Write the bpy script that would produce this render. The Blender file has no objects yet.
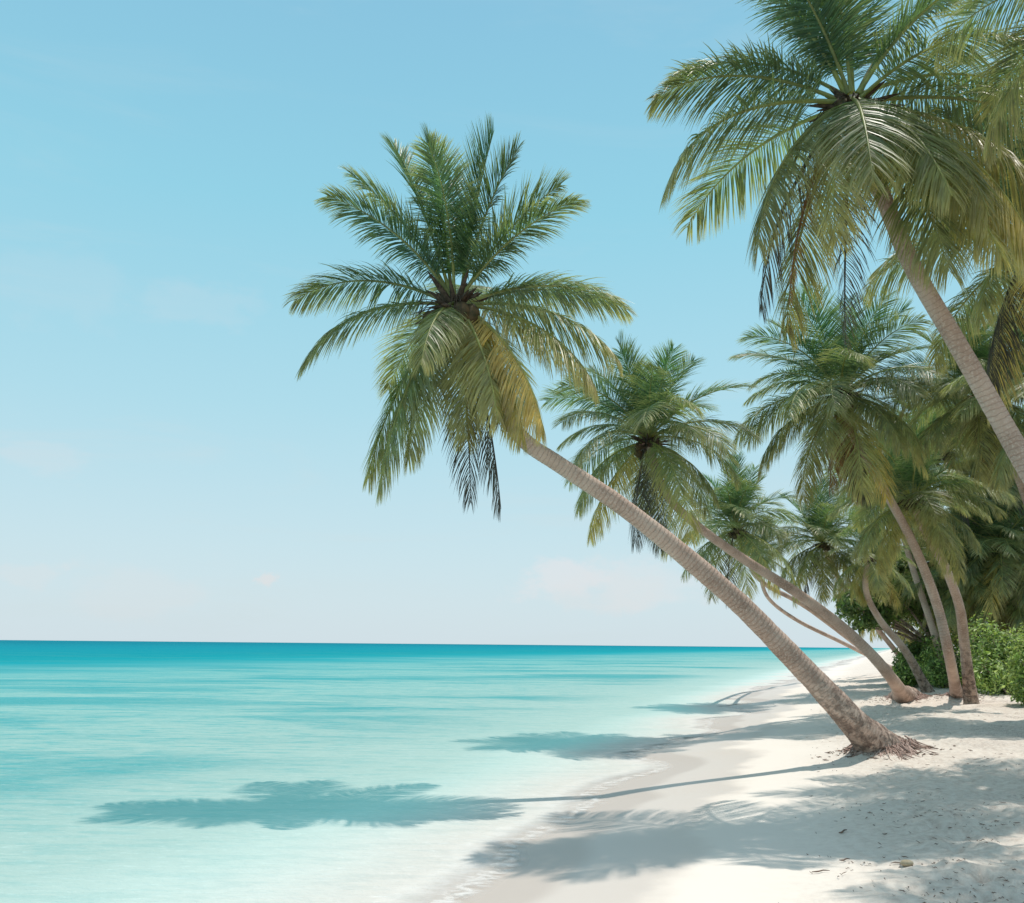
import bpy, math, random
import numpy as np
from mathutils import Vector, Matrix
R = math.radians
scene = bpy.context.scene
C = scene.collection
random.seed(4); 

# ------------------------------------------------------------------ camera
F = 900.0; W, H = 1024, 903
CAMZ = 2.6; PITCH = math.atan(193.0/F); ROLL = R(0.52)
cd = bpy.data.cameras.new("camera"); cam = bpy.data.objects.new("camera", cd); C.objects.link(cam)
cd.sensor_width = 36; cd.lens = 36*F/W; cd.clip_end = 60000; cd.clip_start = .1
cam.location = (0, 0, CAMZ)
ROT = Matrix.Rotation(math.pi/2+PITCH, 3, 'X') @ Matrix.Rotation(ROLL, 3, 'Z')
cam.rotation_euler = ROT.to_euler()
scene.camera = cam
def ray(px, py):
    return ROT @ Vector(((px-W/2)/F, -(py-H/2)/F, -1))
def P(px, py, D):
    """world point at ground distance D (world y) seen in that direction"""
    d = ray(px, py); return Vector((0, 0, CAMZ)) + d*(D/d.y)

# ------------------------------------------------------------------ noise + terrain functions
def _hash(i, j, seed):
    n = (i.astype(np.int64)*374761393 + j.astype(np.int64)*668265263 + seed*1442695041) & 0x7fffffff
    n = ((n ^ (n >> 13))*1274126177) & 0x7fffffff
    return ((n ^ (n >> 16)) & 0xffff)/65535.0
def vnoise(x, y, seed=0):
    i = np.floor(x); j = np.floor(y); u = x-i; v = y-j
    u = u*u*(3-2*u); v = v*v*(3-2*v)
    a = _hash(i, j, seed); b = _hash(i+1, j, seed); c = _hash(i, j+1, seed); d = _hash(i+1, j+1, seed)
    return (a*(1-u)+b*u)*(1-v)+(c*(1-u)+d*u)*v - .5
def fbm(x, y, seed=0, o=4):
    s = 0; a = 1
    for k in range(o):
        s = s + a*vnoise(x*2**k+17*k, y*2**k+5*k, seed+k); a *= .5
    return s
def sstep(x, a, b):
    t = np.clip((x-a)/(b-a), 0, 1); return t*t*(3-2*t)

shore_px = [(470, 903), (515, 862), (556, 830), (625, 793), (672, 750), (712, 722), (746, 702), (776, 686), (806, 673), (850, 660)]
SH = [P(px, py, 10) for px, py in shore_px]
def on_z0(px, py):
    d = ray(px, py); t = CAMZ/(-d.z); return (d.x*t, d.y*t)
SH = [on_z0(*p) for p in shore_px]
SHY = np.array([-300, 0] + [p[1] for p in SH] + [SH[-1][1]+12000.0])
SHX = np.array([-30, -6.5] + [p[0] for p in SH] + [SH[-1][0]+12000*.42])
def shore_dist(x, y):
    x = np.asarray(x, float); y = np.asarray(y, float)
    e = 1.5+np.abs(y)*.04
    xs = (np.interp(y-e, SHY, SHX)+2*np.interp(y, SHY, SHX)+np.interp(y+e, SHY, SHX))/4
    sl = (np.interp(y+e, SHY, SHX)-np.interp(y-e, SHY, SHX))/(2*e)
    s = (x-xs)/np.sqrt(1+sl*sl)
    fade = np.exp(-np.abs(s)/6)
    s = s + fade*(.75*vnoise(y/2.6, y*0+3, 11)+.35*vnoise(y/.9, x/3, 12)) * np.clip(y/12, .8, 3)
    return s
base_px = []   # filled below: little mounds under palms
MOUNDS = []
FEET = []
_r = random.Random(8)
for t in range(9):
    x0, y0, a = _r.uniform(2.5, 9), _r.uniform(7.5, 16), _r.uniform(1.0, 2.2)
    for k in range(9):
        FEET.append((x0+math.cos(a)*k*.6+(k % 2)*.16, y0+math.sin(a)*k*.6, a))
def terrain(x, y, fine=True):
    x = np.asarray(x, float); y = np.asarray(y, float)
    s = shore_dist(x, y)
    z = np.where(s > 0, .95*(1-np.exp(-np.maximum(s, 0)/7.5)), .075*s)
    z = np.maximum(z, -6)
    m = sstep(s, 2.2, 5.5)
    z = z + m*(.16*fbm(x/3.2, y/3.2, 3, 2)+.12*fbm(x/.8, y/.8, 5, 3))
    if fine:
        z = z + m*.055*fbm(x/.19, y/.19, 9, 2)*(.4+1.6*sstep(fbm(x/1.1, y/1.1, 71, 2), -.1, .35))
        for fx, fy, a in FEET:
            dx = x-fx; dy = y-fy
            u = dx*math.cos(a)+dy*math.sin(a); v = -dx*math.sin(a)+dy*math.cos(a)
            q = (u/.15)**2+(v/.07)**2
            z = z + m*(-.06*np.exp(-q**1.5)+.025*np.exp(-(np.sqrt(q)-1.5)**2*5))
    for mx, my, r, h in MOUNDS:
        d2 = ((x-mx)**2+(y-my)**2)/r**2
        z = z + h*np.exp(-d2)
    return z
def tz(x, y): return float(terrain(np.array([x]), np.array([y]), False)[0])
def G(px, py):
    """point of the ground seen in that direction"""
    d = ray(px, py); t = 5.0*1.004**np.arange(1000)
    z = CAMZ+d.z*t; g = np.maximum(terrain(d.x*t, d.y*t, False), 0)
    i = int(np.argmax(z < g)); t0, t1 = (t[i-1], t[i]) if i > 0 else (t[-1], t[-1])
    f = 0.5 if i == 0 else (z[i-1]-g[i-1])/((z[i-1]-g[i-1])+(g[i]-z[i])+1e-9)
    return Vector((0, 0, CAMZ))+d*float(t0+(t1-t0)*f)

# ------------------------------------------------------------------ materials
def newmat(name):
    m = bpy.data.materials.new(name); m.use_nodes = True
    nt = m.node_tree; nt.nodes.clear()
    return m, nt, nt.nodes, nt.links
def N(ns, t, **kw):
    n = ns.new(t)
    for k, v in kw.items():
        if k in n.inputs.keys(): n.inputs[k].default_value = v
        else: setattr(n, k, v)
    return n
def mixc(ns, ls, fac, a, b, mode='MIX'):
    n = ns.new('ShaderNodeMix'); n.data_type = 'RGBA'; n.blend_type = mode
    for s, v in ((0, fac), (6, a), (7, b)):
        if hasattr(v, 'is_output'): ls.new(v, n.inputs[s])
        elif s == 0: n.inputs[0].default_value = v
        else: n.inputs[s].default_value = (*v, 1)
    return n.outputs[2]
def math_(ns, ls, op, a, b=0.0, c=None):
    n = ns.new('ShaderNodeMath'); n.operation = op
    for i, v in enumerate((a, b, c)):
        if v is None: continue
        if hasattr(v, 'is_output'): ls.new(v, n.inputs[i])
        else: n.inputs[i].default_value = v
    return n.outputs[0]
def maprange(ns, ls, v, a, b, c=0., d=1., smooth=True):
    n = ns.new('ShaderNodeMapRange'); n.interpolation_type = 'SMOOTHSTEP' if smooth else 'LINEAR'
    ls.new(v, n.inputs[0])
    for i, q in enumerate((a, b, c, d)): n.inputs[i+1].default_value = q
    return n.outputs[0]
def noise(ns, ls, vec, scale, detail=4, rough=.55, dist=0):
    n = ns.new('ShaderNodeTexNoise'); ls.new(vec, n.inputs['Vector'])
    n.inputs['Scale'].default_value = scale; n.inputs['Detail'].default_value = detail
    n.inputs['Roughness'].default_value = rough; n.inputs['Distortion'].default_value = dist
    return n.outputs['Fac']
def ramp(ns, ls, v, stops, interp='LINEAR'):
    n = ns.new('ShaderNodeValToRGB'); ls.new(v, n.inputs[0]); cr = n.color_ramp; cr.interpolation = interp
    while len(cr.elements) < len(stops): cr.elements.new(.5)
    for e, (p, c) in zip(cr.elements, stops): e.position = p; e.color = (*c, 1)
    return n.outputs[0]
def scaled(ns, ls, vec, s):
    n = ns.new('ShaderNodeVectorMath'); n.operation = 'MULTIPLY'; ls.new(vec, n.inputs[0]); n.inputs[1].default_value = s
    return n.outputs[0]

def leaf_mat(name, trans=.32, rough=.38, spec=.5):
    m, nt, ns, ls = newmat(name)
    at = N(ns, 'ShaderNodeAttribute', attribute_name='Col')
    oi = N(ns, 'ShaderNodeObjectInfo')
    geo = N(ns, 'ShaderNodeNewGeometry')
    nz = noise(ns, ls, geo.outputs['Position'], 3.5, 3)
    v = math_(ns, ls, 'MULTIPLY', maprange(ns, ls, nz, .3, .7, .8, 1.2), maprange(ns, ls, oi.outputs['Random'], 0, 1, .82, 1.18))
    mul = ns.new('ShaderNodeVectorMath'); mul.operation = 'SCALE'; ls.new(at.outputs['Color'], mul.inputs[0]); ls.new(v, mul.inputs['Scale'])
    bs = N(ns, 'ShaderNodeBsdfPrincipled'); ls.new(mul.outputs[0], bs.inputs['Base Color'])
    bs.inputs['Roughness'].default_value = rough; bs.inputs['Specular IOR Level'].default_value = spec
    tr = N(ns, 'ShaderNodeBsdfTranslucent')
    tc = mixc(ns, ls, 1.0, mul.outputs[0], (1.85, 1.85, .95), 'MULTIPLY'); ls.new(tc, tr.inputs[0])
    mx = N(ns, 'ShaderNodeMixShader'); mx.inputs[0].default_value = trans
    ls.new(bs.outputs[0], mx.inputs[1]); ls.new(tr.outputs[0], mx.inputs[2])
    o = N(ns, 'ShaderNodeOutputMaterial'); ls.new(mx.outputs[0], o.inputs[0])
    return m
M_leaf = leaf_mat('palm_leaf', .36, .43, .55)
M_broad = leaf_mat('broad_leaf', .4, .45, .35)

def simple_mat(name, stops, scale=6, rough=.85, bump=.3, bscale=30, coord='Object'):
    m, nt, ns, ls = newmat(name)
    tc = N(ns, 'ShaderNodeTexCoord')
    f = noise(ns, ls, tc.outputs[coord], scale, 6, .62)
    col = ramp(ns, ls, f, stops)
    bs = N(ns, 'ShaderNodeBsdfPrincipled'); ls.new(col, bs.inputs['Base Color']); bs.inputs['Roughness'].default_value = rough
    bs.inputs['Specular IOR Level'].default_value = .25
    b = N(ns, 'ShaderNodeBump'); b.inputs['Strength'].default_value = bump; b.inputs['Distance'].default_value = .02
    ls.new(noise(ns, ls, tc.outputs[coord], bscale, 4), b.inputs['Height']); ls.new(b.outputs[0], bs.inputs['Normal'])
    o = N(ns, 'ShaderNodeOutputMaterial'); ls.new(bs.outputs[0], o.inputs[0])
    return m
M_fibre = simple_mat('fibre', [(.3, (.035, .024, .018)), (.7, (.16, .11, .075))], 14, .95, .6, 50)
M_coco = simple_mat('coconut_husk', [(.35, (.05, .045, .02)), (.65, (.16, .10, .05))], 9, .6, .2, 30)
M_root = simple_mat('root_fibre', [(.3, (.24, .155, .125)), (.7, (.58, .43, .37))], 5, .95, .5, 40)
M_litter = simple_mat('litter', [(.3, (.06, .04, .03)), (.7, (.30, .20, .15))], 3, .95, .3, 40)
M_stone = simple_mat('stone', [(.3, (.35, .28, .18)), (.7, (.5, .42, .3))], 20, .8, .4, 60)

# trunk: grey brown, ring scars running across (uv.y is the length along the trunk in metres)
def trunk_mat():
    m, nt, ns, ls = newmat('palm_bark')
    uv = N(ns, 'ShaderNodeUVMap'); tc = N(ns, 'ShaderNodeTexCoord')
    sp = N(ns, 'ShaderNodeSeparateXYZ'); ls.new(uv.outputs[0], sp.inputs[0])
    n1 = noise(ns, ls, tc.outputs['Object'], 3.2, 5, .6)
    n2 = noise(ns, ls, tc.outputs['Object'], 26, 5, .7)
    n3 = noise(ns, ls, tc.outputs['Object'], 1.1, 3, .6)
    v = math_(ns, ls, 'ADD', math_(ns, ls, 'MULTIPLY', sp.outputs[1], 11.0), math_(ns, ls, 'MULTIPLY', n1, 1.6))
    fr = math_(ns, ls, 'FRACT', v)
    ring = math_(ns, ls, 'MULTIPLY', maprange(ns, ls, fr, 0, .3, 1, 0), maprange(ns, ls, n2, .35, .6, .2, 1))
    base = ramp(ns, ls, n3, [(.3, (.33, .225, .175)), (.5, (.50, .355, .285)), (.7, (.62, .48, .395))])
    base = mixc(ns, ls, maprange(ns, ls, n2, .45, .75), base, (.66, .54, .46))
    col = mixc(ns, ls, math_(ns, ls, 'MULTIPLY', ring, .3), base, (.14, .095, .075))
    foot = math_(ns, ls, 'MULTIPLY', maprange(ns, ls, sp.outputs[1], 1.2, 4.5, 1, 0), maprange(ns, ls, noise(ns, ls, tc.outputs['Object'], 5.5, 7, .75), .45, .6, 0, 1))
    col = mixc(ns, ls, math_(ns, ls, 'MULTIPLY', foot, .75), col, (.085, .06, .05))
    bs = N(ns, 'ShaderNodeBsdfPrincipled'); ls.new(col, bs.inputs['Base Color']); bs.inputs['Roughness'].default_value = .9
    bs.inputs['Specular IOR Level'].default_value = .2
    h = math_(ns, ls, 'SUBTRACT', math_(ns, ls, 'MULTIPLY', n2, .7), ring)
    h = math_(ns, ls, 'SUBTRACT', h, math_(ns, ls, 'MULTIPLY', foot, 1.2))
    b = N(ns, 'ShaderNodeBump'); b.inputs['Strength'].default_value = .75; b.inputs['Distance'].default_value = .025
    ls.new(h, b.inputs['Height']); ls.new(b.outputs[0], bs.inputs['Normal'])
    o = N(ns, 'ShaderNodeOutputMaterial'); ls.new(bs.outputs[0], o.inputs[0])
    return m
M_trunk = trunk_mat()

def sand_mat():
    m, nt, ns, ls = newmat('coral_sand')
    geo = N(ns, 'ShaderNodeNewGeometry'); pos = geo.outputs['Position']
    at = N(ns, 'ShaderNodeAttribute', attribute_name='sd'); sd = at.outputs['Fac']
    nA = noise(ns, ls, pos, .9, 5, .6); nB = noise(ns, ls, pos, 9, 6, .65); nC = noise(ns, ls, pos, 160, 3, .7)
    dry = ramp(ns, ls, nB, [(.3, (.58, .485, .41)), (.5, (.73, .64, .555)), (.7, (.82, .74, .65))])
    dry = mixc(ns, ls, maprange(ns, ls, nC, .5, .75, 0, .5), dry, (.40, .33, .29))
    smooth = (.765, .69, .615)
    dryf = maprange(ns, ls, math_(ns, ls, 'ADD', sd, nA), 3.0, 5.5)
    col = mixc(ns, ls, dryf, smooth, dry)
    wetn = math_(ns, ls, 'ADD', sd, math_(ns, ls, 'MULTIPLY', nA, 1.3))
    wet = maprange(ns, ls, wetn, 2.3, 2.95, 1, 0)
    col = mixc(ns, ls, wet, col, (.635, .55, .485))
    edge = math_(ns, ls, 'MULTIPLY', maprange(ns, ls, sd, .55, .9, 1, 0), maprange(ns, ls, sd, -.6, -.1, 0, 1))
    col = mixc(ns, ls, math_(ns, ls, 'MULTIPLY', edge, .8), col, (.50, .415, .355))
    # organic dust in patches on the dry sand
    dirt = math_(ns, ls, 'MULTIPLY', maprange(ns, ls, noise(ns, ls, pos, .55, 6, .7), .46, .62), maprange(ns, ls, sd, 4.5, 8))
    dirt = math_(ns, ls, 'MULTIPLY', dirt, maprange(ns, ls, noise(ns, ls, pos, 22, 4, .8), .42, .62))
    col = mixc(ns, ls, math_(ns, ls, 'MULTIPLY', dirt, .75), col, (.26, .20, .17))
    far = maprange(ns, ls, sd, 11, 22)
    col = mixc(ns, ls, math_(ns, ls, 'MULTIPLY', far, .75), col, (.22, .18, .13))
    bs = N(ns, 'ShaderNodeBsdfPrincipled'); ls.new(col, bs.inputs['Base Color'])
    ls.new(maprange(ns, ls, wet, 0, 1, .95, .42), bs.inputs['Roughness'])
    bs.inputs['Specular IOR Level'].default_value = .3
    h = math_(ns, ls, 'ADD', math_(ns, ls, 'MULTIPLY', nB, 1.), math_(ns, ls, 'MULTIPLY', nC, .12))
    h = math_(ns, ls, 'MULTIPLY', h, maprange(ns, ls, dryf, 0, 1, .04, 1.))
    b = N(ns, 'ShaderNodeBump'); b.inputs['Strength'].default_value = .8; b.inputs['Distance'].default_value = .06
    ls.new(h, b.inputs['Height']); ls.new(b.outputs[0], bs.inputs['Normal'])
    o = N(ns, 'ShaderNodeOutputMaterial'); ls.new(bs.outputs[0], o.inputs[0])
    return m
M_sand = sand_mat()

def water_mat():
    m, nt, ns, ls = newmat('sea_water')
    geo = N(ns, 'ShaderNodeNewGeometry'); pos = geo.outputs['Position']
    at = N(ns, 'ShaderNodeAttribute', attribute_name='sd')
    off = math_(ns, ls, 'MULTIPLY', at.outputs['Fac'], -1.0)
    big = noise(ns, ls, scaled(ns, ls, pos, (.02, .05, 1)), 1., 5, .6)
    lg = math_(ns, ls, 'LOGARITHM', math_(ns, ls, 'MAXIMUM', off, .05), 10.0)      # -1.3 .. 4
    lgn = math_(ns, ls, 'ADD', lg, math_(ns, ls, 'MULTIPLY', math_(ns, ls, 'SUBTRACT', big, .5), .42))
    t = maprange(ns, ls, lgn, -.5, 3.0, 0, 1, False)
    # position = (log10(offshore metres)+.5)/3.5
    def q(mm): return (math.log10(mm)+.5)/3.5
    col = ramp(ns, ls, t, [(q(.5), (.70, .65, .59)), (q(2), (.59, .57, .52)), (q(4.5), (.38, .39, .345)), (q(10), (.31, .335, .295)),
                           (q(26), (.25, .32, .28)), (q(52), (.16, .275, .25)), (q(82), (.0, .165, .20)), (q(260), (.0, .12, .19)), (q(900), (.0, .05, .12))])
    # seagrass and current patches, long and parallel to the view
    pt = noise(ns, ls, scaled(ns, ls, pos, (.035, .10, 1)), 1., 7, .66, .5)
    patch = math_(ns, ls, 'MULTIPLY', maprange(ns, ls, pt, .47, .62), maprange(ns, ls, off, 5, 12))
    patch = math_(ns, ls, 'MULTIPLY', patch, maprange(ns, ls, off, 100, 190, 1, .25))
    col = mixc(ns, ls, math_(ns, ls, 'MULTIPLY', patch, .85), col, (.03, .16, .175))
    # ripple streaks
    rp = noise(ns, ls, scaled(ns, ls, pos, (.8, 3.4, 1)), 1.0, 4, .7)
    col = mixc(ns, ls, math_(ns, ls, 'MULTIPLY', maprange(ns, ls, rp, .48, .62), maprange(ns, ls, off, 2, 14, .10, .55)), col, (.03, .2, .21))
    r2 = noise(ns, ls, scaled(ns, ls, pos, (.16, .8, 1)), 1.0, 7, .75, .3)
    col = mixc(ns, ls, math_(ns, ls, 'MULTIPLY', maprange(ns, ls, r2, .47, .60), maprange(ns, ls, off, 6, 30, .0, .6)), col, (.03, .19, .21))
    lt = noise(ns, ls, scaled(ns, ls, pos, (1.6, 5.4, 1)), 2.0, 6, .8)
    col = mixc(ns, ls, math_(ns, ls, 'MULTIPLY', maprange(ns, ls, lt, .5, .75), maprange(ns, ls, off, 30, 85, .3, .0)), col, (.75, .80, .77))
    # foam: lace at the edge of the swash and a few faint lines farther out
    fn = noise(ns, ls, scaled(ns, ls, pos, (2.2, 3.4, 1)), 1.6, 7, .72, .8)
    edge = maprange(ns, ls, off, .04, .95, 1, 0)
    foam = maprange(ns, ls, math_(ns, ls, 'ADD', fn, math_(ns, ls, 'MULTIPLY', edge, .25)), .52, .86)
    foam = math_(ns, ls, 'MULTIPLY', foam, maprange(ns, ls, off, .6, 3.4, .9, 0))
    lip = math_(ns, ls, 'MULTIPLY', maprange(ns, ls, off, .0, .12), maprange(ns, ls, off, .2, 1.1, 1, 0))
    foam = math_(ns, ls, 'MAXIMUM', foam, math_(ns, ls, 'MULTIPLY', lip, maprange(ns, ls, fn, .35, .62, .25, 1)))
    wc = maprange(ns, ls, noise(ns, ls, scaled(ns, ls, pos, (.12, .05, 1)), 3, 3, .6), .755, .78)
    wc = math_(ns, ls, 'MULTIPLY', wc, maprange(ns, ls, off, 60, 140))
    foam = math_(ns, ls, 'MAXIMUM', foam, math_(ns, ls, 'MULTIPLY', wc, .6))
    col = mixc(ns, ls, foam, col, (.87, .85, .82))
    df = N(ns, 'ShaderNodeBsdfDiffuse'); ls.new(col, df.inputs[0])
    gl = N(ns, 'ShaderNodeBsdfGlossy'); gl.inputs['Roughness'].default_value = .16; gl.inputs[0].default_value = (.9, .95, 1, 1)
    bm = N(ns, 'ShaderNodeBump'); bm.inputs['Strength'].default_value = .5; bm.inputs['Distance'].default_value = .08
    wv = noise(ns, ls, scaled(ns, ls, pos, (1.2, 2.6, 1)), 2.2, 5, .6)
    ls.new(wv, bm.inputs['Height']); ls.new(bm.outputs[0], gl.inputs['Normal'])
    bm2 = N(ns, 'ShaderNodeBump'); bm2.inputs['Strength'].default_value = .7; bm2.inputs['Distance'].default_value = .12
    ls.new(wv, bm2.inputs['Height']); ls.new(bm2.outputs[0], df.inputs['Normal'])
    em = N(ns, 'ShaderNodeEmission'); ls.new(mixc(ns, ls, maprange(ns, ls, off, 8, 80), (.0, .20, .205), (.0, .205, .23)), em.inputs[0])     # added teal glow imitating light scattered in the water, keeps shadows turquoise
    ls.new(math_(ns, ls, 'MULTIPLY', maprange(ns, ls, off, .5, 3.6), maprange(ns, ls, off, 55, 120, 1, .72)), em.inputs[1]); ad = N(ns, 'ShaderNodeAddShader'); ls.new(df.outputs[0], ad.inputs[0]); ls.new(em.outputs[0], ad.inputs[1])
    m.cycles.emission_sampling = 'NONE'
    m1 = N(ns, 'ShaderNodeMixShader'); ls.new(maprange(ns, ls, off, 50, 110, .07, .012), m1.inputs[0])
    ls.new(ad.outputs[0], m1.inputs[1]); ls.new(gl.outputs[0], m1.inputs[2])
    tr = N(ns, 'ShaderNodeBsdfTransparent')
    al = maprange(ns, ls, off, .0, .9, .0, 1)
    al = math_(ns, ls, 'MAXIMUM', al, math_(ns, ls, 'MULTIPLY', foam, maprange(ns, ls, off, 0, .25, .1, .7)))
    m2 = N(ns, 'ShaderNodeMixShader'); ls.new(al, m2.inputs[0])
    ls.new(tr.outputs[0], m2.inputs[1]); ls.new(m1.outputs[0], m2.inputs[2])
    o = N(ns, 'ShaderNodeOutputMaterial'); ls.new(m2.outputs[0], o.inputs[0])
    return m
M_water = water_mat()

# ------------------------------------------------------------------ mesh helpers
def grow(a, b, step, lo, hi, g=1.07):
    v = list(np.arange(a, b, step)); s = step; x = v[-1]
    while x < hi: s *= g; x += s; v.append(x)
    s = step; x = v[0]; pre = []
    while x > lo: s *= g; x -= s; pre.append(x)
    return np.array(pre[::-1]+v)
def grid_obj(name, xs, ys, zf, mat):
    X, Y = np.meshgrid(xs, ys); Z = zf(X, Y)
    nx, ny = len(xs), len(ys)
    co = np.stack([X, Y, Z], -1).reshape(-1, 3).astype(np.float32)
    i = np.arange(nx*ny).reshape(ny, nx)
    q = np.stack([i[:-1, :-1], i[:-1, 1:], i[1:, 1:], i[1:, :-1]], -1).reshape(-1, 4)
    me = bpy.data.meshes.new(name)
    me.vertices.add(len(co)); me.vertices.foreach_set('co', co.ravel())
    me.loops.add(q.size); me.loops.foreach_set('vertex_index', q.ravel().astype(np.int32))
    me.polygons.add(len(q)); me.polygons.foreach_set('loop_start', np.arange(0, q.size, 4, dtype=np.int32))
    me.polygons.foreach_set('use_smooth', np.ones(len(q), bool))
    me.update(); me.validate()
    a = me.attributes.new('sd', 'FLOAT', 'POINT')
    a.data.foreach_set('value', shore_dist(X, Y).ravel().astype(np.float32))
    me.materials.append(mat)
    o = bpy.data.objects.new(name, me); C.objects.link(o); return o
class MB:
    def __init__(s): s.v = []; s.f = []; s.c = []; s.uv = []; s.n = 0
    def add(s, v, f, c=None, uv=None):
        v = np.asarray(v, float); f = np.asarray(f, int)
        s.v.append(v); s.f.append(f+s.n); s.n += len(v)
        if c is not None:
            c = np.asarray(c, float)
            if c.ndim == 1: c = np.tile(c, (len(v), 1))
            s.c.append(c)
        if uv is not None: s.uv.append(np.asarray(uv, float))
    def mesh(s, name, mat, smooth=True):
        co = np.concatenate(s.v).astype(np.float32); q = np.concatenate(s.f).astype(np.int32)   # quads only
        me = bpy.data.meshes.new(name)
        me.vertices.add(len(co)); me.vertices.foreach_set('co', co.ravel())
        me.loops.add(q.size); me.loops.foreach_set('vertex_index', q.ravel())
        me.polygons.add(len(q)); me.polygons.foreach_set('loop_start', np.arange(0, q.size, 4, dtype=np.int32))
        me.polygons.foreach_set('use_smooth', np.full(len(q), smooth))
        me.update()
        if s.c:
            cc = np.concatenate(s.c); cc = np.concatenate([cc, np.ones((len(cc), 1))], 1).astype(np.float32)
            a = me.attributes.new('Col', 'FLOAT_COLOR', 'POINT'); a.data.foreach_set('color', cc.ravel())
        if s.uv:
            uu = np.concatenate(s.uv)[q.ravel()].astype(np.float32)
            u = me.uv_layers.new(name='UVMap'); u.data.foreach_set('uv', uu.ravel())
        me.materials.append(mat); return me
    def obj(s, name, mat, parent=None, smooth=True):
        return link(name, s.mesh(name, mat, smooth), parent)
def link(name, me, parent=None, loc=(0, 0, 0)):
    o = bpy.data.objects.new(name, me); C.objects.link(o); o.location = loc
    if parent: o.parent = parent
    return o
def tag(o, label=None, cat=None, group=None, kind=None):
    for k, v in (('label', label), ('category', cat), ('group', group), ('kind', kind)):
        if v: o[k] = v
    return o
def empty(name, loc):
    o = bpy.data.objects.new(name, None); C.objects.link(o); o.location = loc; o.empty_display_size = .3; return o

def tube(mb, pts, rad, n=8, col=None, vlen0=0, radmod=None):
    pts = np.asarray(pts, float); rad = np.asarray(rad, float)
    T = np.gradient(pts, axis=0); T /= np.linalg.norm(T, axis=1)[:, None]+1e-9
    ref = np.array([0, 1, 0.]) if abs(T[0][1]) < .8 else np.array([1, 0, 0.])
    A = np.cross(T, ref); A /= np.linalg.norm(A, axis=1)[:, None]+1e-9; B = np.cross(T, A)
    ang = np.linspace(0, 2*np.pi, n, endpoint=False)
    seg = np.concatenate([[0], np.cumsum(np.linalg.norm(np.diff(pts, axis=0), axis=1))])+vlen0
    r = rad[:, None]*np.ones(n)
    if radmod is not None: r = r*radmod(seg[:, None], ang[None, :])
    v = pts[:, None]+r[..., None]*(np.cos(ang)[None, :, None]*A[:, None]+np.sin(ang)[None, :, None]*B[:, None])
    m = len(pts); i = np.arange(m*n).reshape(m, n); j = np.roll(i, -1, 1)
    f = np.stack([i[:-1], j[:-1], j[1:], i[1:]], -1).reshape(-1, 4)
    uv = np.stack([np.tile(ang/(2*np.pi), m), np.repeat(seg, n)], -1)
    mb.add(v.reshape(-1, 3), f, col if col is None or np.ndim(col) == 1 else np.repeat(col, n, 0), uv)
    # end caps collapse to a point
    for e, k in ((0, 1), (m-1, 0)):
        pass

def crspline(P_, n):
    P_ = [np.array(p, float) for p in P_]; P_ = [2*P_[0]-P_[1]]+P_+[2*P_[-1]-P_[-2]]
    out = []; k = len(P_)-3
    for t in np.linspace(0, k-1e-6, n):
        i = int(t); u = t-i; a, b, c, d = P_[i:i+4]
        out.append(.5*((2*b)+(-a+c)*u+(2*a-5*b+4*c-d)*u*u+(-a+3*b-3*c+d)*u**3))
    return np.array(out)

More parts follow.
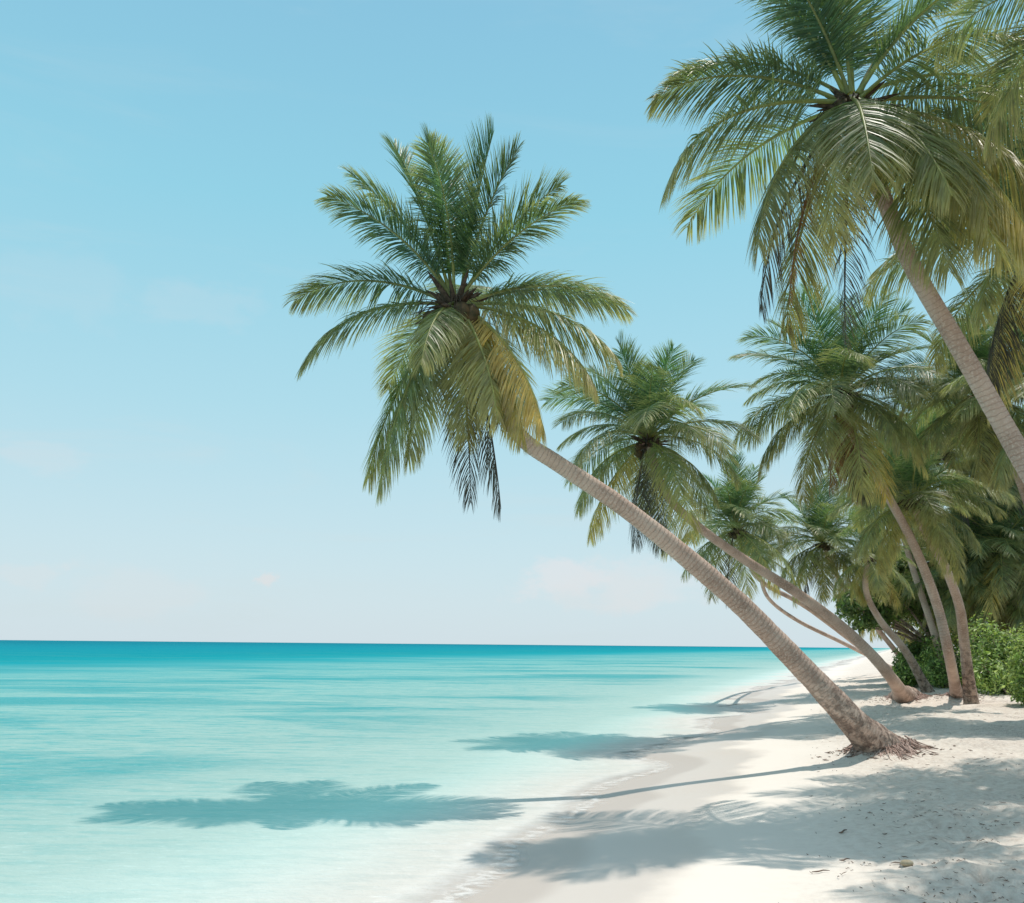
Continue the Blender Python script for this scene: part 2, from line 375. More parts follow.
# ------------------------------------------------------------------ palm fronds
YOUNG = np.array([.07, .155, .068]); MID = np.array([.13, .195, .10]); OLD = np.array([.205, .24, .115]); GOLD = np.array([.56, .43, .16])
BROWN = np.array([.27, .15, .075]); DEAD = np.array([.085, .075, .07]); STALK = np.array([.30, .30, .11])
def lerp(a, b, t): return a+(b-a)*t
def agecol(a):
    st = [YOUNG, MID, OLD, GOLD]; x = np.clip(a, 0, 1)*3; i = min(int(x), 2); return lerp(st[i], st[i+1], x-i)
def frond_mesh(L, e0, droop, n=70, seed=0, age=.3, side=0., roll=0., dead=None, lw=.034, leaf=.325, K=4):
    rs = np.random.RandomState(seed)
    M = 22; s = np.linspace(0, 1, M)
    th = np.radians(np.maximum(e0-droop*s**1.35, -86)); ps = np.radians(side)*s**1.6
    D = np.stack([np.cos(th)*np.cos(ps), np.cos(th)*np.sin(ps), np.sin(th)], -1)
    pts = np.concatenate([[[0, 0, 0]], np.cumsum((D[1:]+D[:-1])/2*L/(M-1), 0)])
    mb = MB()
    c0 = dead if dead is not None else agecol(age)
    stalk = lerp(STALK*1.25, c0, .2) if dead is None else dead*1.2
    rad = .042*(1-s)**1.1*(L/3.8)+.005; rad[0] *= 1.5
    tube(mb, pts, rad, 5, stalk)
    # leaflets, both sides
    sj = np.linspace(.15, .985, n)
    for sg in (-1, 1):
        u = np.clip(sj+rs.uniform(-.004, .004, n), 0, 1)
        p = np.stack([np.interp(u, s, pts[:, k]) for k in range(3)], -1)
        T = np.stack([np.interp(u, s, D[:, k]) for k in range(3)], -1); T /= np.linalg.norm(T, axis=1)[:, None]
        psu = np.radians(side)*u**1.6
        S = np.stack([-np.sin(psu), np.cos(psu), 0*psu], -1); Nn = np.cross(T, S)
        rr = np.radians(roll)*(.3+.7*u)
        S2 = S*np.cos(rr)[:, None]+Nn*np.sin(rr)[:, None]; N2 = -S*np.sin(rr)[:, None]+Nn*np.cos(rr)[:, None]
        a = np.radians(lerp(80, 26, u**1.2)+rs.uniform(-6, 6, n)+3*np.sin(u*rs.uniform(25, 60)+rs.uniform(0, 6)))
        be = np.radians(lerp(24, -36, age)+rs.uniform(-9, 9, n)+5*np.sin(u*rs.uniform(20, 50)+rs.uniform(0, 6)))
        d = T*np.cos(a)[:, None]+np.sin(a)[:, None]*(sg*S2*np.cos(be)[:, None]+N2*np.sin(be)[:, None])
        prof = np.interp(u, [0, .15, .3, .5, .75, .92, 1], [.4, .62, 1.0, 1.04, .86, .55, .28])
        ll = L*leaf*prof*rs.uniform(.92, 1.08, n)
        g = lerp(.05, .19, age)*rs.uniform(.6, 1.5, n)*(1.35 if dead is not None else 1)
        brk = rs.rand(n) < .06; ll[brk] *= rs.uniform(.3, .7, brk.sum())
        gap = np.abs(u-rs.uniform(.3, .95)) < rs.uniform(0, .022)*(.5+age); ll[gap] *= .15
        tw = rs.uniform(-.7, .7, n)
        w0 = lw*(.55+.45*prof)*rs.uniform(.8, 1.2, n)*(.7 if dead is not None else 1)
        pr = [.45, 1, .95, .62, .06] if K == 4 else [.5, 1, .7, .06]
        rows = []; cols = []; q = p.copy()
        for k in range(K+1):
            Wd = T-(T*d).sum(1)[:, None]*d; Wd /= np.linalg.norm(Wd, axis=1)[:, None]+1e-6
            B = np.cross(d, Wd); Wt = Wd*np.cos(tw)[:, None]+B*np.sin(tw)[:, None]
            hw = (w0*pr[k]/2)[:, None]
            rows.append(np.stack([q-Wt*hw, q+Wt*hw], 1))
            tt = k/K
            cc = np.tile(c0, (n, 1))*rs.uniform(.75, 1.25, (n, 1))
            if dead is None:
                yel = np.clip((tt-.35)*1.2, 0, 1)*np.clip(age*1.3+.12+.35*(u-.4), 0, 1)*rs.uniform(.3, 1, n)
                cc = lerp(cc, np.tile(lerp(GOLD, BROWN, np.clip(age-.35, 0, 1)), (n, 1)), yel[:, None])
                cc = lerp(cc, np.tile(GOLD, (n, 1)), (np.clip(u-.7, 0, .3)*age*1.8)[:, None])
            if dead is None: cc = lerp(cc, np.tile(np.array([.50, .50, .33]), (n, 1)), (np.clip(tt-.4, 0, 1)*rs.uniform(0, .75, n))[:, None])
            cols.append(np.repeat(cc[:, None], 2, 1))
            d = d+np.array([0, 0, -1.])*(g*(1+k*.5))[:, None]; d /= np.linalg.norm(d, axis=1)[:, None]
            q = q+d*(ll/K)[:, None]
        V = np.stack(rows, 1).reshape(-1, 3); Cc = np.stack(cols, 1).reshape(-1, 3)
        b = np.arange(n)[:, None]*(2*(K+1))+2*np.arange(K)[None, :]
        f = np.stack([b, b+1, b+3, b+2], -1).reshape(-1, 4)
        mb.add(V, f, Cc, np.zeros((len(V), 2)))
    return mb.mesh('frond', M_leaf)

LIB = {}
def lib(kind, var, lod):
    k = (kind, var, lod)
    if k in LIB: return LIB[k]
    e0, dr, age, dead = {'spear': (84, 12, .0, None), 'up': (70, 34, .05, None), 'high': (52, 58, .15, None), 'mid': (30, 70, .3, None),
                         'flat': (10, 68, .45, None), 'low': (-14, 58, .62, None), 'hang': (-42, 42, .8, None), 'dead': (-66, 22, .9, BROWN*.8), 'dark': (-66, 24, .9, DEAD)}[kind]
    rs = random.Random(hash((len(kind), var*7, ord(kind[0]))))
    n, lw, K = ((130, .024, 4), (84, .034, 3), (32, .08, 3))[lod]
    LIB[k] = frond_mesh(3.7*rs.uniform(.92, 1.06), e0+rs.uniform(-6, 6), dr+rs.uniform(-10, 10), n, rs.randint(0, 9999), age+rs.uniform(-.08, .1), rs.uniform(-22, 22), rs.uniform(-35, 35), dead, lw, K=K)
    return LIB[k]

def sphere(mb, c, r, n=8, m=6, sq=(1, 1, 1)):
    th = np.linspace(0.02, np.pi-.02, m); ph = np.linspace(0, 2*np.pi, n, endpoint=False)
    v = np.array([[math.sin(t)*math.cos(f)*sq[0], math.sin(t)*math.sin(f)*sq[1], math.cos(t)*sq[2]] for t in th for f in ph])*r+np.array(c)
    i = np.arange(m*n).reshape(m, n); j = np.roll(i, -1, 1)
    f = np.stack([i[:-1], i[1:], j[1:], j[:-1]], -1).reshape(-1, 4)
    mb.add(v, f, None, np.zeros((len(v), 2)))

def crown_core(root, c, r, seed, sc=1.0, nuts=8, lod=0):
    rs = random.Random(seed)
    # fibrous bases of old stalks round the bud
    mb = MB()
    for k in range((34, 18, 9)[lod]):
        a = rs.uniform(0, 6.28); e = rs.uniform(-.5, 1.1); l = rs.uniform(.35, .8)*sc
        d = np.array([math.cos(a)*math.cos(e), math.sin(a)*math.cos(e), math.sin(e)])
        p = [np.array([0, 0, -.25])+d*t*l+np.array([0, 0, -.12*t*t]) for t in (0, .4, .75, 1)]
        tube(mb, p, [.05*sc, .045*sc, .03*sc, .006], 5)
    o = mb.obj('fibre_sheath', M_fibre, root); o.location = c
    if nuts and lod < 2:
        for k in range(nuts):
            a = rs.uniform(0, 6.28); m2 = MB(); sphere(m2, (0, 0, 0), .13*sc, 10, 7, (1, 1, 1.18))
            n_ = m2.obj('coconut', M_coco, root); n_.location = c+Vector((math.cos(a)*.34*sc, math.sin(a)*.34*sc, -.35*sc+rs.uniform(-.18, .12)))
    for k in range((5, 3, 1)[lod]):
        a = rs.uniform(0, 6.28); mb = MB()
        for q in range(9):
            b = a+rs.uniform(-.4, .4); l = rs.uniform(.5, .8)*sc
            p = [np.array([math.cos(b)*t*l, math.sin(b)*t*l, .1*math.sin(t*3)-.35*t*t*rs.uniform(.4, 1.2)]) for t in (0, .3, .6, 1)]
            tube(mb, p, [.014, .012, .01, .004], 4)
        o = mb.obj('flower_stalk', M_fibre, root); o.location = c+Vector((0, 0, -.15))

def build_palm(way, base, label, r0, r1, seed, fronds=None, counts=None, sc=1.0, lod=0, flare=1.5, roots=0, azoff=0, nuts=6, fd=.75):
    """way: points from crown (first) to base (last)"""
    rs = random.Random(seed)
    pts = [Vector(p) for p in way]
    base = pts[-1]; gz = tz(base.x, base.y)
    root = empty('palm_tree', (base.x, base.y, gz))
    tag(root, label, 'palm tree', 'coconut palms along the beach')
    o = Vector((base.x, base.y, gz))
    pp = [np.array(p-o) for p in pts][::-1]
    tan = pp[1]-pp[0]; tan /= np.linalg.norm(tan)
    pp[0] = pp[0]; pp.insert(0, pp[0]-tan*.2-np.array([0, 0, .45]))
    L = sum(np.linalg.norm(pp[i+1]-pp[i]) for i in range(len(pp)-1))
    nseg = int(L/(.045, .10, .25)[lod])
    c = crspline(pp, nseg)
    seg = np.concatenate([[0], np.cumsum(np.linalg.norm(np.diff(c, axis=0), axis=1))])
    t = seg/seg[-1]
    rad = lerp(r0, r1, t**.8)+r0*(flare-1)*np.exp(-np.maximum(seg-.5, 0)/fd)
    n = (28, 14, 8)[lod]
    def rm(v, a):
        saw = 1-((v*11) % 1)
        w = fbm(a*1.3+seed, v*1.7, seed, 3)*.12*np.exp(-v/3.5)
        w2 = fbm(np.cos(a)*3+9+seed, v*7+np.sin(a)*3, seed+3, 3)*.12*np.exp(-v/2.2)
        ridges = .07*np.exp(-v/1.1)*np.sin(a*6+seed+2*np.sin(a*2))
        return 1+.05*fbm(v*1.3, a*0+seed, seed+8, 3)+.035*saw*(.3+vnoise(v*4, a*2, seed)+.5)*(1 if lod == 0 else .6)+w+w2+ridges
    mb = MB(); tube(mb, c, rad, n, None, 0, rm)
    mb.obj('trunk', M_trunk, root)
    top = Vector(c[-1])
    crown_core(root, top, r1, seed, sc*(1.1 if lod == 0 else 1), nuts, lod)
    if fronds:
        for k, f in enumerate(fronds):
            phi, e0, dr, Lf, age = f[:5]; kw = f[5] if len(f) > 5 else {}
            me = frond_mesh(Lf, e0, dr, kw.get('n', 185), seed*100+k, age, kw.get('side', rs.uniform(-12, 12)), kw.get('roll', rs.uniform(-25, 25)), kw.get('dead'), kw.get('lw', .022), kw.get('leaf', .30))
            a = R(phi)
            fo = link('frond', me, root, top+Vector((math.cos(a)*.1, math.sin(a)*.1, -.1 if e0 < 30 else .05)))
            fo.rotation_euler = (0, 0, a)
    if counts:
        ph = rs.uniform(0, 360)+azoff
        for kind, cnt in counts.items():
            st = rs.uniform(0, 360)
            for k in range(cnt):
                a = R(st+k*360/max(cnt, 1)+rs.uniform(-22, 22))
                me = lib(kind, rs.randint(0, 2), lod)
                fo = link('frond', me, root, top+Vector((math.cos(a)*.08, math.sin(a)*.08, -.15 if kind in ('low', 'hang', 'dead', 'dark') else 0)))
                fo.rotation_euler = (0, 0, a); z = sc*rs.uniform(.9, 1.08); fo.scale = (z, z, z)
    if roots:
        mb = MB(); rr = np.random.RandomState(seed)
        for k in range(roots):
            a = rr.uniform(0, 6.28); h = abs(rr.normal(0, .05)); l = rr.uniform(.06, .34)*rr.choice([1, 1, 1.8])
            bx = (r0*flare*.75)*math.cos(a)+rr.uniform(-.12, .12)+rr.uniform(0, .3)*(-tan[0]); by = (r0*flare*.75)*math.sin(a)+rr.uniform(-.12, .12); a += rr.normal(0, .8)
            q = []; wob = rr.uniform(-.5, .5)
            for u in (0, .35, .7, 1):
                x = bx+math.cos(a+wob*u)*l*u; y = by+math.sin(a+wob*u)*l*u
                g = float(terrain(np.array([x+o.x]), np.array([y+o.y]), False)[0])-o.z
                q.append((x, y, g+h*(1-u)**1.5-.01*u))
            tube(mb, q, np.array([.012, .012, .010, .004])*rr.uniform(.6, 1.5), 5)
        mb.obj('root_mass', M_root, root)
    return root

# ------------------------------------------------------------------ palms
# base positions first (the mounds of the terrain depend on them)
B1 = G(880, 752); B2 = G(905, 700); B3 = G(957, 697)
for b, r, h in ((B1, .85, .20), (B2, 1.1, .16), (B3, .9, .12)): MOUNDS.append((b.x, b.y, r, h))

DK = dict(dead=DEAD, n=100, lw=.026, leaf=.24)
hero = [(182, 27, 60, 3.7, .32), (184, 4, 72, 3.8, .42), (184, 62, 26, 3.75, .2), (200, 52, 44, 3.5, .2), (178, 74, 12, 3.9, .05), (150, 83, 8, 4.0, 0),
        (15, 84, 8, 4.1, 0), (340, 77, 20, 3.5, .05), (250, 84, 44, 3.2, .1), (6, 62, 22, 3.8, .15), (340, 52, 46, 3.4, .2), (0, 24, 56, 3.9, .35), (18, 26, 44, 3.8, .3),
        (352, 2, 60, 4.0, .6), (338, -14, 52, 4.0, .75), (200, -62, 22, 4.5, .62), (172, -55, 25, 4.3, .55), (258, -24, 46, 3.2, .66, dict(roll=0, side=0)), (318, -36, 42, 4.1, .98),
        (300, -46, 30, 3.7, .75, dict(roll=5, side=0)), (286, -62, 20, 3.6, .75, dict(roll=0, side=0)), (314, -48, 26, 4.0, .88, dict(roll=0, side=0)), (350, -74, 10, 4.7, .9, DK), (60, -78, 6, 4.4, .9, DK), (88, 42, 60, 3.6, .3), (60, -6, 62, 3.7, .5), (120, 8, 66, 3.7, .5), (225, -66, 18, 3.9, .7)]
C1 = P(456, 300, 16.7)
way1 = [C1, P(474, 350, 16.45), P(497, 402, 16.55), P(524, 440, 16.7), P(560, 465, 16.9), P(620, 505, 17.2), P(680, 552, 17.6), P(740, 604, 17.9), P(800, 665, 18.2), P(846, 714, 18.4), B1]
build_palm(way1, B1, 'tall palm leaning far left over the water, its crown alone against open sky', .27, .118, 1, [(f[0], f[1], f[2], f[3]*(.93 if f[1] > 70 else .885), *f[4:]) for f in hero], None, flare=1.95, sc=1.3, roots=1500, nuts=14)

BR = dict(dead=BROWN, n=60, lw=.026, leaf=.10)
big = [(180, 27, 68, 4.0, .35), (173, 38, 56, 3.5, .3), (188, 0, 72, 4.6, .45), (215, 64, 50, 3.4, .2), (205, -36, 46, 4.4, .7), (196, -60, 24, 4.6, .9, BR), (252, -32, 40, 4.3, .5, dict(roll=0)), (275, -38, 34, 4.3, .65),
       (308, 24, 84, 3.5, .4), (338, -22, 54, 4.7, .8), (355, 8, 62, 4.3, .5), (12, 30, 52, 4.4, .3), (150, 74, 30, 4.2, .05), (60, 80, 25, 4.2, 0), (240, 82, 46, 3.0, .1, dict(roll=10)), (110, -42, 40, 4.6, .7),
       (130, 10, 60, 4.3, .4), (40, 4, 60, 4.5, .5), (320, -38, 40, 4.6, .85), (235, -42, 44, 4.4, .75), (290, -36, 44, 4.5, .7), (165, -52, 34, 4.5, .6, dict(dead=DEAD, n=80, lw=.03, leaf=.22)), (85, -66, 20, 4.6, .9, dict(dead=DEAD, n=80, leaf=.2)),
       (330, 55, 60, 4.2, .2), (20, 62, 40, 4.2, .1), (305, -50, 24, 4.7, .72), (322, -46, 28, 5.0, .8), (284, -56, 22, 4.8, .65), (190, 66, 40, 3.8, .1)]
C2 = P(852, 98, 13.9)
build_palm([C2, P(872, 165, 13.85), P(893, 222, 13.90), P(917, 275, 14.00), P(958, 345, 14.10), P(1010, 437, 14.20), P(1070, 545, 13.9), P(1120, 650, 14.0), Vector((9.3, 14.1, .7))],
           None, 'largest palm at top right, its pinkish trunk leaving the right edge', .215, .12, 2, [(f[0], f[1], f[2], f[3]*.90, *f[4:]) for f in big], None, flare=1.5, nuts=10)

CNT = dict(spear=2, up=5, high=6, mid=7, flat=6, low=6, hang=3, dark=1)
build_palm([P(648, 437, 26.5), P(656, 470, 26.7), P(668, 497, 27.1), P(700, 528, 27.9), P(745, 560, 29.5), P(800, 595, 30.5), P(848, 632, 31.5), P(885, 670, 32.2), B2],
           None, 'second leaning palm over the sea, rising from a thick grey stump foot', .25, .115, 3, None, dict(CNT, up=5, dark=2), sc=.90, flare=2.9, fd=1.25, roots=500)
build_palm([P(841, 392, 28), P(850, 430, 28.4), P(868, 465, 29.0), P(890, 500, 30.2), P(916, 550, 31), P(937, 605, 31.7), P(949, 655, 32.2), B3],
           None, 'palm with a pale slim trunk and full drooping crown left of the hedge', .23, .11, 4, None, dict(CNT, flat=8, low=8, dead=2), sc=.98, flare=1.8, roots=300)
def gp(x, y): return Vector((x, y, tz(x, y)))
def palm(cr, way, bpx, D0, D1, label, seed, r0=.22, r1=.12, sc=1.0, lod=1, counts=None, base=None):
    b = base if base is not None else G(*bpx)
    if base is None: D1 = b.y
    n = len(way)+1
    pts = [P(cr[0], cr[1], D0)]+[P(x, y, lerp(D0, D1, (i+1)/n)) for i, (x, y) in enumerate(way)]+[b]
    return build_palm(pts, None, label, r0, r1, seed, None, counts or CNT, sc=sc, lod=lod)
palm((735, 527), [(747, 560), (765, 584), (812, 611)], (893, 674), 41, 0, 'far palm whose crown hangs between the two leaning trunks over the sea', 5, .2, .11, .9)
palm((757, 553), [(760, 575), (770, 600), (800, 622), (845, 644)], (899, 672), 43, 0, 'low far palm with a very thin trunk, just under its neighbour over the sea', 6, .17, .09, .6, counts=dict(up=3, high=3, mid=4, flat=3, low=2))
palm((822, 541), [(832, 566), (846, 590), (872, 622)], (916, 677), 43, 0, 'far palm with its crown against the sky just left of the broadleaf tree', 7, .19, .10, .82, counts=dict(CNT, hang=5))
palm((868, 556), [(866, 590), (880, 620), (906, 652)], None, 41, 44, 'short far palm with yellowing fronds hanging in front of the broadleaf tree', 8, .22, .12, .62, counts=dict(up=3, high=4, mid=4, flat=4, low=5, hang=4), base=gp(P(925, 660, 44).x, 44))
palm((912, 497), [(924, 530), (944, 565), (959, 605), (964, 640)], (968, 684), 31.5, 35, 'palm with a thin dark trunk rising just right of the pale slim one', 9, .21, .13, .80, 0, counts=dict(CNT, dark=0, hang=4), base=gp(P(967, 660, 35).x, 35))
palm((944, 452), [(962, 492), (986, 548), (1006, 606)], None, 45, 48, 'palm whose straight trunk comes out of the top of the hedge', 10, .24, .15, 1.0, 0, base=gp(P(1020, 660, 48).x, 48), counts=dict(CNT, low=4, hang=1))
palm((996, 462), [(1008, 520), (1020, 576)], None, 45, 48, 'palm with a slim trunk at the right edge behind the hedge', 11, .22, .14, 1.0, 0, base=gp(P(1032, 660, 48).x, 48), counts=dict(CNT, low=4, hang=1))
palm((1128, -24), [(1130, 160), (1160, 330), (1190, 500)], None, 9.4, 9.7, 'palm in the top right corner showing only bright fronds and no trunk', 12, .26, .15, .64, 0, base=gp(8.4, 9.7), counts=dict(up=4, high=5, mid=7, flat=5, low=5))
palm((1032, 238), [(1060, 330), (1105, 450), (1140, 600)], None, 16, 17.5, 'palm at the right edge whose hanging fronds fall beside the pinkish trunk', 13, .22, .13, .90, 0, base=gp(13.6, 17.5), counts=dict(CNT, mid=5, flat=4, low=4, hang=3))
palm((978, 392), [(1005, 440), (1035, 520), (1075, 620)], None, 26.5, 27.5, 'palm partly hidden behind the pinkish trunk, crown of grey green fronds', 14, .20, .12, .78, 0, base=gp(18.6, 28.5), counts=dict(CNT, low=5, hang=2))
palm((1072, 392), [(1075, 500), (1095, 600)], None, 24, 25, 'palm beyond the right edge with long fronds reaching in over the hedge', 15, .22, .14, 1.0, 0, base=gp(17.9, 25.0), counts=dict(CNT, low=6, hang=3))
back = [((1000, 545), 45, 'distant bright palm at the far right just above the shadowy tree'), ((966, 580), 47, 'distant short palm between the dark thin trunk and the shadowy tree'), ((1030, 470), 47, 'distant palm half cut by the right edge above the hedge'),
        ((893, 478), 46, 'distant palm seen through the fronds left of the slim pale trunk'), ((934, 560), 52, 'distant palm low behind the dark thin trunk'),
        ((982, 540), 50, 'distant palm between the two straight trunks above the hedge'), ((1015, 585), 46, 'distant low palm just over the right end of the hedge'),
        ((885, 590), 62, 'smallest distant palm behind the broadleaf tree'),
        ((950, 610), 60, 'distant palm peeping over the left end of the hedge')]
for i, (cp, D, lab) in enumerate(back):
    c = P(cp[0], cp[1], D); bx = c.x+2.5+i % 3
    build_palm([c, Vector((c.x+.5, D+.3, c.z*.7)), Vector((bx-.7, D+.8, c.z*.3)), gp(bx, D+1)], None, lab, .2, .12, 40+i, None, dict(CNT, low=8, hang=5), sc=1.0, lod=1 if D < 50 else 2)

# ------------------------------------------------------------------ broad leaved bushes and trees
def leaf_cloud(mb, blobs, n, size, cols, seed, shell=.45):
    rs = np.random.RandomState(seed)
    vol = np.array([b[3]*b[4]*b[5] for b in blobs])**.7; vol /= vol.sum()
    k = rs.choice(len(blobs), n, p=vol)
    b = np.array(blobs)[k]
    d = rs.normal(size=(n, 3)); d /= np.linalg.norm(d, axis=1)[:, None]
    rr = 1-shell*rs.rand(n)**1.6
    wob = 1+.22*np.array([math.sin(q[0]*5+q[1]*4+i)*math.cos(q[2]*6) for i, q in zip(k, d)])
    c = b[:, :3]+d*b[:, 3:6]*(rr*wob)[:, None]
    nrm = d+rs.normal(size=(n, 3))*.55+np.array([0, -.1, .45]); nrm /= np.linalg.norm(nrm, axis=1)[:, None]
    t = np.cross(nrm, rs.normal(size=(n, 3))); t /= np.linalg.norm(t, axis=1)[:, None]; s_ = np.cross(nrm, t)
    sz = size*rs.choice([.6, .9, 1.2, 1.7], n)[:, None]*rs.uniform(.8, 1.2, n)[:, None]
    V = np.stack([c-t*sz, c+s_*sz*.42+nrm*sz*.12, c+t*sz, c-s_*sz*.42+nrm*sz*.12], 1).reshape(-1, 3)
    f = np.arange(4*n).reshape(n, 4)
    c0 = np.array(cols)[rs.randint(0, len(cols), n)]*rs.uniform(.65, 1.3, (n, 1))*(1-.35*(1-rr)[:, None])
    mb.add(V, f, np.repeat(c0, 4, 0), np.zeros((4*n, 2)))
def bush(name, label, cat, spec, seed, n, size, cols, group=None, stems=7):
    """spec: list of (x, y, zc, rx, ry, rz)"""
    xs = [s[0] for s in spec]; ys = [s[1] for s in spec]; cx, cy = sum(xs)/len(xs), sum(ys)/len(ys)
    gz = tz(cx, cy); root = empty(name, (cx, cy, gz)); tag(root, label, cat, group)
    bl = [(s[0]-cx, s[1]-cy, s[2]-gz, *s[3:]) for s in spec]
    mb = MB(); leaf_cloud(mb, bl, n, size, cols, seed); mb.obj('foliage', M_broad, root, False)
    rs = random.Random(seed)
    for k in range(stems):
        mb = MB()
        b = rs.choice(bl)
        p0 = np.array([b[0]*.6+rs.uniform(-.2, .2), b[1]*.6, -.15]); p1 = np.array([b[0]+rs.uniform(-.4, .4)*b[3], b[1]+rs.uniform(-.4, .4)*b[4], b[2]+b[5]*.5])
        m_ = (p0+p1)/2+np.array([rs.uniform(-.2, .2), rs.uniform(-.2, .2), .1])
        tube(mb, crspline([p0, m_, p1], 8), np.linspace(.06, .015, 8), 6)
        mb.obj('stem', M_trunk, root)
    return root
LIGHT = [(.42, .54, .19), (.31, .45, .14), (.50, .60, .27), (.17, .26, .09), (.10, .16, .05)]
DARKG = [(.11, .16, .06), (.14, .20, .08), (.19, .24, .10), (.08, .12, .05)]
MIDG = [(.14, .22, .07), (.10, .16, .055), (.20, .29, .10)]
rs = random.Random(77)
def hedge_spec(pxs, D, top, seed, dep=1.6, zr=(.7, 1.1)):
    r_ = random.Random(seed); out = []
    for px in pxs:
        for q in range(3):
            p = P(px+r_.uniform(-6, 6), 645, D+r_.uniform(-.3, dep)); g = tz(p.x, p.y)
            h = (P(px, top+r_.uniform(-9, 16), D).z-g)*(.93 if q == 0 else r_.uniform(.45, .8)); 
            out.append((p.x, p.y, g+h*.52, r_.uniform(*zr), r_.uniform(*zr), h*.52))
    return out
bush('hedge', 'bright green leafy hedge behind the pale slim palm trunk', 'hedge', hedge_spec(range(986, 1080, 13), 38.5, 612, 3), 21, 34000, .07, LIGHT, 'leafy shrubs at the back of the beach')
bush('shrub', 'light green shrub on the left end of the hedge, between the two upright trunks', 'shrub', hedge_spec((940, 952), 47, 628, 4), 22, 9000, .07, LIGHT+MIDG, 'leafy shrubs at the back of the beach')
bush('shrub', 'dark rounded shrub at the left, nearest the sea end of the greenery', 'shrub', hedge_spec((914, 924, 934), 51, 628, 5), 23, 9000, .10, MIDG+DARKG, 'leafy shrubs at the back of the beach')
bush('shrub', 'small yellow green shrub low beside the leaning far trunk', 'shrub', hedge_spec((897, 905), 49, 652, 6, zr=(.5, .7)), 24, 2500, .09, LIGHT, 'leafy shrubs at the back of the beach')
bush('shrub', 'vivid green shrub cut by the right edge, closest to the camera', 'shrub', hedge_spec((1026, 1044), 31.5, 622, 7, zr=(.5, .75)), 25, 8000, .06, LIGHT, 'leafy shrubs at the back of the beach')

# broadleaf tree
def btree(label, D, pxc, blobs, seed, n, size, cols, basepx):
    g = gp(P(basepx, 645, D).x, D); root = empty('broadleaf_tree', g); tag(root, label, 'tree', 'broadleaf trees behind the palms')
    bl = []
    r_ = random.Random(seed)
    for (x, y, rad) in blobs:
        p = P(x, y, D+r_.uniform(-1.2, 1.2))-g; w = rad*D/900.
        bl.append((p.x, p.y, p.z, w, w*1.1, w*.72))
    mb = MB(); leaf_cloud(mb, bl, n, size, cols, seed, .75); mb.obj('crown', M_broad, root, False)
    mb = MB(); fk = np.array([.3, 0, 1.6])
    tube(mb, crspline([np.array([0, 0, -.3]), np.array([.1, 0, .8]), fk], 8), np.linspace(.26, .18, 8), 10)
    mb.obj('trunk', M_trunk, root)
    for b in bl:
        mb = MB(); e = np.array(b[:3]); m_ = (fk+e)/2+np.array([0, 0, .35])
        tube(mb, crspline([fk, m_, e], 9), np.linspace(.11, .02, 9), 6)
        mb.obj('limb', M_trunk, root)
btree('dark loose broadleaf tree with low boughs reaching out behind the leaning trunks', 52, 900,
      [(862, 598, 20), (885, 585, 24), (850, 610, 14), (905, 600, 26), (880, 615, 18), (925, 590, 26), (868, 622, 10), (842, 600, 9), (900, 570, 20), (930, 615, 20), (858, 626, 7)], 31, 13000, .12, DARKG+MIDG[:1], 935)
btree('shadowy broadleaf tree filling the space behind the hedge at the right', 50, 1000,
      [(965, 590, 20), (990, 600, 24), (1020, 605, 26), (950, 612, 18), (1045, 585, 26), (1005, 575, 15)], 32, 9000, .09, MIDG+DARKG, 1000)

# ------------------------------------------------------------------ the setting
xs = grow(-3, 17, .075, -9000, 9000, 1.05); ys = grow(7.2, 24, .075, -400, 14000, 1.035)
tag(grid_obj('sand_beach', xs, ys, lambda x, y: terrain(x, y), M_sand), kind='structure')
xs = grow(-8, 8, .13, -12000, 12000, 1.05); ys = grow(7, 26, .13, -400, 16000, 1.04)
def wz(x, y):
    near = np.exp(-np.maximum(y-10, 0)/40)
    s = shore_dist(x, y); d = sstep(-s, .3, 5)
    return .012*d*near*fbm(x/1.4, y/.6, 31, 3)+.0*x
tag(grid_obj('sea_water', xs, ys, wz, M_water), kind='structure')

# litter: leaf bits, twigs, bark crumbs
mb = MB(); rr = np.random.RandomState(5)
def bit(x, y, l, w):
    g = float(terrain(np.array([x]), np.array([y]))[0])+.006; a = rr.uniform(0, 6.28); c, s = math.cos(a)*l, math.sin(a)*l
    q = []
    for u in (-1, -.3, .4, 1):
        q.append((x+c*u/2, y+s*u/2, g+rr.uniform(0, .018)))
    tube(mb, q, np.array([.3, 1, .8, .25])*w, 4)
k = 0
while k < 1500:
    p = G(rr.uniform(740, 1060), 690+220*rr.rand()**1.2)
    sd_ = float(shore_dist(np.array([p.x]), np.array([p.y]))[0])
    dn = float(fbm(np.array([p.x/1.3]), np.array([p.y/1.3]), 44, 3)[0])
    k += 1
    if sd_ < 3.2 or rr.rand() > .12+max(0, dn)*2.2: continue
    bit(p.x, p.y, abs(rr.normal(.025, .035))+.015, rr.uniform(.002, .006))
for b, n_, r_ in ((B1, 520, .55), (B2, 240, .9), (B3, 160, .9)):
    for q in range(n_):
        a = rr.uniform(0, 6.28); d = r_*(.6+abs(rr.normal(0, .55)))
        bit(b.x+math.cos(a)*d*1.2+.1, b.y+math.sin(a)*d, abs(rr.normal(.07, .06))+.02, rr.uniform(.004, .012))
tag(mb.obj('beach_litter', M_litter), 'scattered brown leaf scraps, husk fibres and twigs on the dry sand', 'litter', kind='stuff')

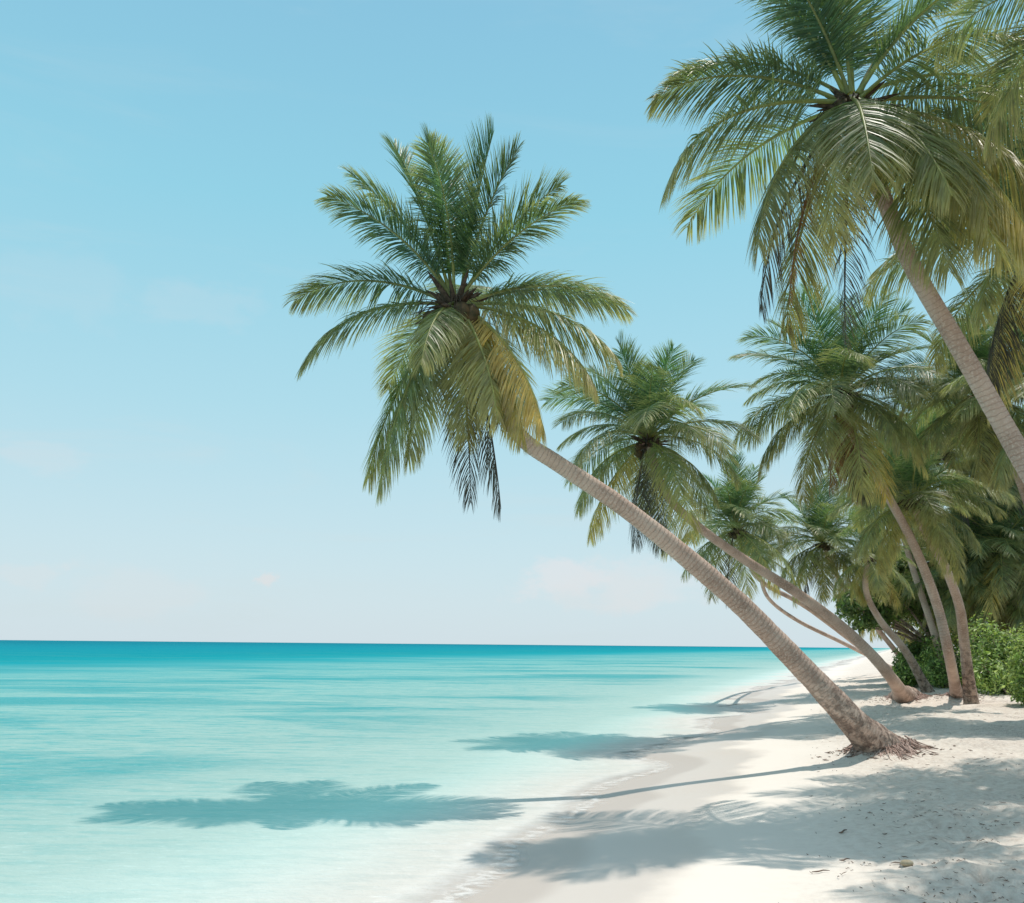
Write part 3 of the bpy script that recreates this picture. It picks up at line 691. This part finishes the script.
def stick(px, py, l, ang, label, w=.007):
    p = G(px, py); m2 = MB(); q = []
    for u in np.linspace(-.5, .5, 7):
        x = math.cos(ang)*l*u; y = math.sin(ang)*l*u+.02*math.sin(u*7)
        q.append((x, y, float(terrain(np.array([p.x+x]), np.array([p.y+y]))[0])-tz(p.x, p.y)+.02))
    tube(m2, q, w*np.array([.5, .9, 1.1, 1, .9, .7, .3]), 6)
    o = m2.obj('twig', M_litter); o.location = (p.x, p.y, tz(p.x, p.y)); tag(o, label, 'twig', 'twigs lying on the sand')
stick(821, 873, .22, .35, 'thin brown twig alone on the smooth sand near the bottom of the picture')
stick(845, 862, .12, .1, 'short dark twig up and right of the lone thin twig', .008)
stick(843, 833, .16, .6, 'stubby dark twig at the lower edge of the broad palm shadow', .011)
m2 = MB(); sphere(m2, (0, 0, 0), .055, 10, 7, (1.3, .9, .6)); o = m2.obj('stone', M_stone); p = G(907, 865)
o.location = (p.x, p.y, tz(p.x, p.y)+.02); tag(o, 'small tan stone half sunk in the sand near the bottom right', 'stone')

# ------------------------------------------------------------------ light and sky
SUNV = Vector((.24, .14, 1)).normalized()
el = math.asin(SUNV.z); az = math.atan2(SUNV.x, SUNV.y)
sl = bpy.data.lights.new('sun', 'SUN'); sl.energy = 3.4; sl.angle = R(.5); sl.color = (1, .94, .865)
so = bpy.data.objects.new('sun', sl); C.objects.link(so); so.rotation_euler = SUNV.to_track_quat('Z', 'Y').to_euler()
w = bpy.data.worlds.new('World'); scene.world = w; w.use_nodes = True
nt = w.node_tree; ns, ls = nt.nodes, nt.links; ns.clear()
sky = N(ns, 'ShaderNodeTexSky', sky_type='NISHITA'); sky.sun_disc = False; sky.sun_elevation = el; sky.sun_rotation = az
sky.air_density = 1.2; sky.dust_density = 1.6; sky.ozone_density = 1.0
tc = N(ns, 'ShaderNodeTexCoord'); vec = tc.outputs['Generated']
sp = N(ns, 'ShaderNodeSeparateXYZ'); ls.new(vec, sp.inputs[0])
z = math_(ns, ls, 'MAXIMUM', sp.outputs[2], 0.0)
grad = ramp(ns, ls, z, [(0, (.70, .82, .88)), (.10, (.61, .81, .885)), (.25, (.455, .765, .875)), (.45, (.31, .69, .84)), (.62, (.26, .59, .78)), (.8, (.50, .60, .70)), (1, (.52, .58, .66))])
# wisps of cloud
wn = noise(ns, ls, scaled(ns, ls, vec, (1.2, 1.2, 6.5)), 2.1, 6, .6, .6)
wisp = math_(ns, ls, 'MULTIPLY', maprange(ns, ls, wn, .50, .80), maprange(ns, ls, z, .5, .15, .2, .5))
col = mixc(ns, ls, wisp, grad, (.66, .77, .80))
def puff(px, py, r, st, tcol=(.78, .80, .82)):
    global col
    d = ray(px, py).normalized()
    vm = ns.new('ShaderNodeVectorMath'); vm.operation = 'SUBTRACT'; ls.new(vec, vm.inputs[0]); vm.inputs[1].default_value = d
    vs = scaled(ns, ls, vm.outputs[0], (1/r, 1/r, 2.2/r))
    ln = ns.new('ShaderNodeVectorMath'); ln.operation = 'LENGTH'; ls.new(vs, ln.inputs[0])
    nn = noise(ns, ls, scaled(ns, ls, vec, (1, 1, 1.8)), 1.6/r, 6, .6)
    f = math_(ns, ls, 'ADD', maprange(ns, ls, ln.outputs['Value'], 0, 1.25, 1, 0), math_(ns, ls, 'MULTIPLY', math_(ns, ls, 'SUBTRACT', nn, .5), 2.2))
    f = math_(ns, ls, 'MULTIPLY', maprange(ns, ls, f, .25, .9), maprange(ns, ls, ln.outputs['Value'], 1.1, 1.7, 1, 0))
    col = mixc(ns, ls, math_(ns, ls, 'MULTIPLY', f, st), col, tcol)
puff(562, 580, .075, .6, (.83, .83, .86)); puff(640, 582, .09, .4, (.80, .83, .86)); puff(595, 590, .09, .4); puff(266, 579, .020, .8); puff(30, 577, .045, .3); puff(130, 590, .09, .25)
puff(195, 300, .09, .14); puff(45, 455, .06, .2); puff(60, 290, .12, .10)
b1 = N(ns, 'ShaderNodeBackground'); ls.new(sky.outputs[0], b1.inputs[0]); b1.inputs[1].default_value = .10
b2 = N(ns, 'ShaderNodeBackground'); ls.new(col, b2.inputs[0]); b2.inputs[1].default_value = 1.0
mx = N(ns, 'ShaderNodeMixShader'); mx.inputs[0].default_value = .88
ls.new(b1.outputs[0], mx.inputs[1]); ls.new(b2.outputs[0], mx.inputs[2])
o = N(ns, 'ShaderNodeOutputWorld'); ls.new(mx.outputs[0], o.inputs[0])
scene.view_settings.view_transform = 'Standard'; scene.view_settings.look = 'None'; scene.view_settings.exposure = 0
scene.cycles.transparent_max_bounces = 16
